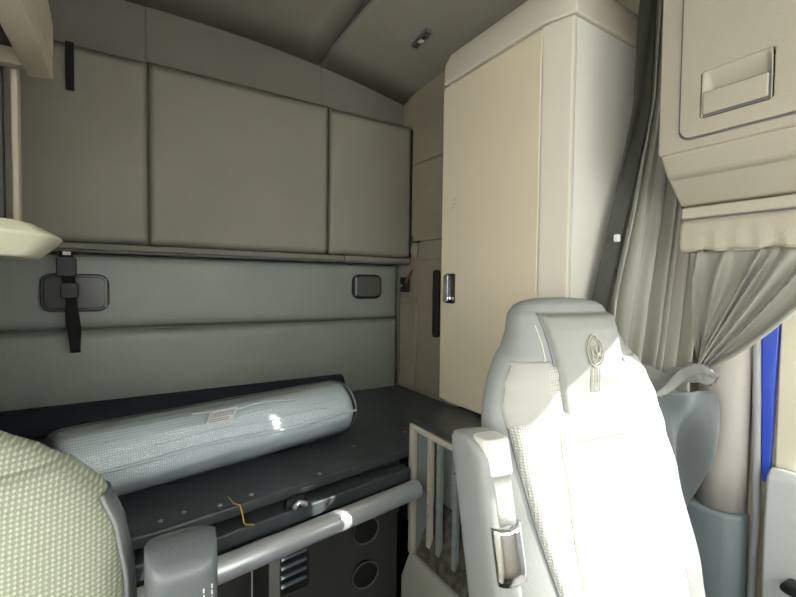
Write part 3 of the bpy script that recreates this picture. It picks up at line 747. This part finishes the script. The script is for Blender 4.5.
# driver seat (right in the picture)
def rec(z, z0=1.27, y0=0., k=.26): return y0 - (z0-z)*k
def drv_build(t, patch, prof, frontd):
    hw = lambda z: prof(z)[1]
    fw = lambda z: hw(z)*(.93 - .33*max(0, min(1, (1.08-z)/.34))**1.0)
    fab = patch('fabric_panel', lambda z, v: (-fw(z), fw(z)), .50, 1.145, .008, M_dots2, ex=.012, pipe=(M_pipe, ''), prad=.0022)
    patch('shoulder_pad', lambda z, v: (-fw(z)-.004, -.100), 1.035, 1.152, .010, M_seatlight, ex=.022)
    patch('shoulder_pad', lambda z, v: (.100, fw(z)+.004), 1.035, 1.152, .010, M_seatlight, ex=.022)
    patch('centre_insert', lambda z, v: (-.125+.02*v, .125-.02*v), .50, 1.06, .016, M_insert, ex=.012, pipe=(M_stitch, ''), prad=.0012)
    def hwf(z, v):
        r = 1 - max(0, .10-v)/.10
        w = (.074 + .026*v)*(.72 + .28*math.sqrt(max(0, 1-(1-min(1, v/.10))**2)))
        return (-w, w)
    hp = patch('head_panel', hwf, .990, 1.243, .017, M_headpad, ex=.014, pipe=(M_pipe, 'bottom'), prad=.0022)
    # embossed emblem: crest with a monogram over a striped stem
    zc_, off = 1.168, .0185
    def on(x, z): return Vector((x, frontd(x, z) - off - .0008, z))
    X0 = .004
    bm = bmesh.new(); r = .0013
    def outl(sc, n=48):
        pts = []
        for k in range(n+1):
            a = 2*PI*k/n + PI/2; x = .0215*sc*math.cos(a); z = .030*sc*math.sin(a)
            if math.sin(a) > .72: x *= .62; z = z*1.0 + .004*sc
            pts.append(on(X0+x, zc_+z))
        return pts
    tube(bm, outl(1.0), r, 6, caps=False); tube(bm, outl(.78), r*.8, 6, caps=False)
    tube(bm, [on(X0+.010*math.cos(2*PI*k/20), zc_+.027+.006*math.sin(2*PI*k/20)) for k in range(21)], r*.7, 6, caps=False)
    em = link('emblem_crest', bm, M_emb, hp)
    bm = bmesh.new()
    K = [[(-.010, .012), (-.010, -.013)], [(.002, .012), (-.009, .000), (.000, -.013)],
         [(.001, .010), (.003, -.013), (.007, .000), (.010, -.013), (.013, .010)]]
    for st_ in K:
        pts = []
        for a, b in zip(st_, st_[1:]):
            for q in range(4): pts.append(on(X0+a[0]+(b[0]-a[0])*q/4, zc_+a[1]+(b[1]-a[1])*q/4))
        pts.append(on(X0+st_[-1][0], zc_+st_[-1][1])); tube(bm, pts, .0016, 6)
    link('emblem_monogram', bm, M_emb, em)
    bm = bmesh.new()
    for dx in (-.011, -.0045, .0025, .009):
        tube(bm, [on(X0+dx, zc_-.032-q*.004) for q in range(13)], .0011, 6)
    link('emblem_stem', bm, M_emb, em)
    # wing seam on the side of the head
    bm = bmesh.new(); tube(bm, [Vector((-.112+.004*math.sin(k*.3), frontd(-.112+.004*math.sin(k*.3), 1.10+.012*k)-.001, 1.10+.012*k)) for k in range(11)], .0014, 6)
    link('wing_seam', bm, M_stitch, t)
drv = dict(neck=1.15, shell=M_seatleather, fabric=M_dots2, build=drv_build, rows=[
    (.45, .25, .070, rec(.45)), (.70, .262, .070, rec(.70)), (.90, .254, .068, rec(.90)), (1.00, .240, .066, rec(1.0)), (1.06, .226, .062, rec(1.06)),
    (1.11, .208, .060, rec(1.11)), (1.15, .184, .060, rec(1.15)), (1.18, .156, .062, rec(1.18)), (1.208, .140, .062, rec(1.208)), (1.238, .132, .058, rec(1.238)), (1.248, .124, .050, rec(1.248))])
DS = (.800, .615); DR = math.radians(-8)
seat = make_seat('driver_seat', DS, DR, 'sunlit grey driver seat with embossed headrest panel', drv)
# folded-up armrest on the inboard side of the driver seat
def armrest(t, x0, x1, top, yk, zlo, mcap, mbody, lever, stitch=True, depth=.075):
    """upright armrest in seat space; yk(z) gives its centre line"""
    bm = bmesh.new(); xc = (x0+x1)/2; w = (x1-x0)/2
    def f(u, v):
        z = zlo + (top-zlo)*v; a = 2*PI*u
        e = 1 if v < .90 else math.sqrt(max(.02, 1-((v-.90)/.10)**2.6))
        return Vector((xc + w*math.copysign(abs(math.cos(a))**.55, math.cos(a)), yk(z) + depth/2*e*math.copysign(abs(math.sin(a))**.6, math.sin(a)) , z))
    vs = grid(bm, f, 36, 40, closed_u=True); bm.faces.new(vs[0][::-1]); bm.faces.new(vs[-1]); bmesh.ops.recalc_face_normals(bm, faces=bm.faces[:])
    ar = link('armrest', bm, mbody, t)
    if stitch:
        bm = bmesh.new()
        for dx in (-.005, .005):
            for k in range(int((top-zlo-.05)/.008)):
                z = zlo + .01 + k*.008
                xx = (w*.62+dx)/w; cs = xx**(1/.55); yy = math.sqrt(1-cs*cs)**.6
                tube(bm, [Vector((xc+w*.62+dx, yk(z)-depth/2*yy-.0006, z)), Vector((xc+w*.62+dx, yk(z)-depth/2*yy-.0006, z+.005))], .0010, 5)
        link('stitching', bm, M_stitch, ar)
    return ar
ykd = lambda z: -.112 - (1.04-z)*.26
ar = armrest(seat, -.315, -.258, 1.048, ykd, .70, None, M_seatleather, True, stitch=False, depth=.105)
bm = bmesh.new()      # padded sleeve
def slv(u, v):
    z = .990 + .058*v; a = 2*PI*u; 
    return Vector((-.277 + .027*math.copysign(abs(math.cos(a))**.6, math.cos(a)), ykd(z) - .032 + .024*math.copysign(abs(math.sin(a))**.6, math.sin(a)), z))
vs = grid(bm, slv, 28, 10, closed_u=True); bm.faces.new(vs[0][::-1]); bm.faces.new(vs[-1]); bmesh.ops.recalc_face_normals(bm, faces=bm.faces[:])
link('sleeve', bm, M_insert, ar, bev=.006)
bm = bmesh.new()
tube(bm, [(-.278, ykd(z)-.043, z) for z in (.992, .97, .945, .922)], .018, 20, radii=[.019, .018, .018, .018]); link('grip', bm, M_insert, ar)
bm = bmesh.new()
def lev(u, v):
    z = .922 - .080*v; a = PI*u
    return Vector((-.280 - .022*math.cos(a), ykd(z) - .044 - .016*math.sin(a)*(1 if v < .9 else .7), z))
grid(bm, lev, 14, 12); lo = link('lever', bm, M_chrome, ar); s = lo.modifiers.new('s', 'SOLIDIFY'); s.thickness = .006
bm = bmesh.new(); tube(bm, [(-.303, ykd(.92)-.038, .92), (-.303, ykd(.86)-.038, .86), (-.294, ykd(.838)-.046, .838), (-.268, ykd(.838)-.048, .838), (-.258, ykd(.86)-.038, .86)], .004, 8); link('lever_trim', bm, M_pipe, ar)

# passenger seat (near, lower left)
def pas_build(t, patch, prof, frontd):
    hw = lambda z: prof(z)[1]
    patch('fabric_panel', lambda z, v: (-hw(z)*.985, hw(z)*.985), .50, 1.075, .010, M_dots, nu=90, nv=80, ex=.03)
    for sgn, a0, a1 in ((1, -.30, 1.2),):
        bm = bmesh.new()
        def sb(u, v):
            z = .50 + .525*v; _, w_, th, yc = prof(z); a = a0 + (a1-a0)*u
            x = w_*abs(math.cos(a))**.62 + .0025
            y = frontd(x-.0025, z) - .002 if a < 0 else yc + th*.8*max(0, 1-((x-.0025)/w_)**3.2)**.42
            return Vector((x*sgn, y, z))
        grid(bm, sb, 30, 40); so_ = link('side_panel', bm, M_seatdark, t); m_ = so_.modifiers.new('s', 'SOLIDIFY'); m_.thickness = .004; m_.offset = 0
        bm = bmesh.new(); tube(bm, [sb(0, k/40)+Vector((0, -.002, 0)) for k in range(41)], .0030, 8); link('piping', bm, M_pipe, so_)
        bm = bmesh.new()
        for k in range(60):
            tube(bm, [sb(.10, k/60)+Vector((.0005, -.0022, 0)), sb(.10, (k+.6)/60)+Vector((.0005, -.0022, 0))], .0006, 5)
        link('stitching', bm, M_stitch, so_)
pas = dict(neck=1.05, shell=M_dots, fabric=M_dots, build=pas_build, rows=[
    (.45, .285, .080, -.12), (.80, .295, .080, -.06), (.92, .290, .078, -.04), (.98, .280, .074, -.03), (1.03, .262, .068, -.022), (1.062, .235, .060, -.016),
    (1.085, .200, .052, -.01), (1.115, .150, .046, -.005), (1.15, .112, .044, 0), (1.20, .108, .045, .01), (1.25, .10, .04, .02), (1.265, .085, .03, .02)])
ps = make_seat('passenger_seat', (-.295, .70), 0, 'near passenger seat at the lower left in dotted grey fabric', pas)
ykp = lambda z: -.085
ap = armrest(ps,   .304, .388, .962, ykp, .62, None, M_seatdark, False, True, depth=.10)

# ------------------------------------------------------------------ light and camera
w = bpy.data.worlds.new('sky'); bpy.context.scene.world = w; w.use_nodes = True
bg = w.node_tree.nodes['Background']; bg.inputs[0].default_value = (1.0, .985, .95, 1); bg.inputs[1].default_value = 7.5
sd = bpy.data.lights.new('sun', 'SUN'); sd.energy = 11; sd.angle = math.radians(.6); sd.color = (1, .96, .88)
so = bpy.data.objects.new('sun', sd); C.objects.link(so)
dirn = Vector((-1.0, .92, -.59))      # travel direction of the light
so.rotation_euler = dirn.to_track_quat('-Z', 'Y').to_euler()
so.location = (2, -3, 4)

yaw, pitch, roll = math.radians(32), math.radians(2.0), math.radians(.7)
F = Vector((math.sin(yaw)*math.cos(pitch), math.cos(yaw)*math.cos(pitch), -math.sin(pitch)))
Rr = Vector((math.cos(yaw), -math.sin(yaw), 0)); U = Rr.cross(F)
R2 = math.cos(roll)*Rr + math.sin(roll)*U; U2 = math.cos(roll)*U - math.sin(roll)*Rr
cd = bpy.data.cameras.new('camera'); cd.sensor_width = 36; cd.lens = 424/796*36; cd.clip_start = .02
co = bpy.data.objects.new('camera', cd); C.objects.link(co)
co.matrix_world = Matrix(((R2.x, U2.x, -F.x, 0), (R2.y, U2.y, -F.y, 0), (R2.z, U2.z, -F.z, 1.3), (0, 0, 0, 1)))
sc = bpy.context.scene; sc.camera = co
sc.view_settings.view_transform = 'Standard'; sc.view_settings.look = 'None'
sc.view_settings.gamma = 1; sc.view_settings.exposure = 0; sc.view_settings.use_curve_mapping = False
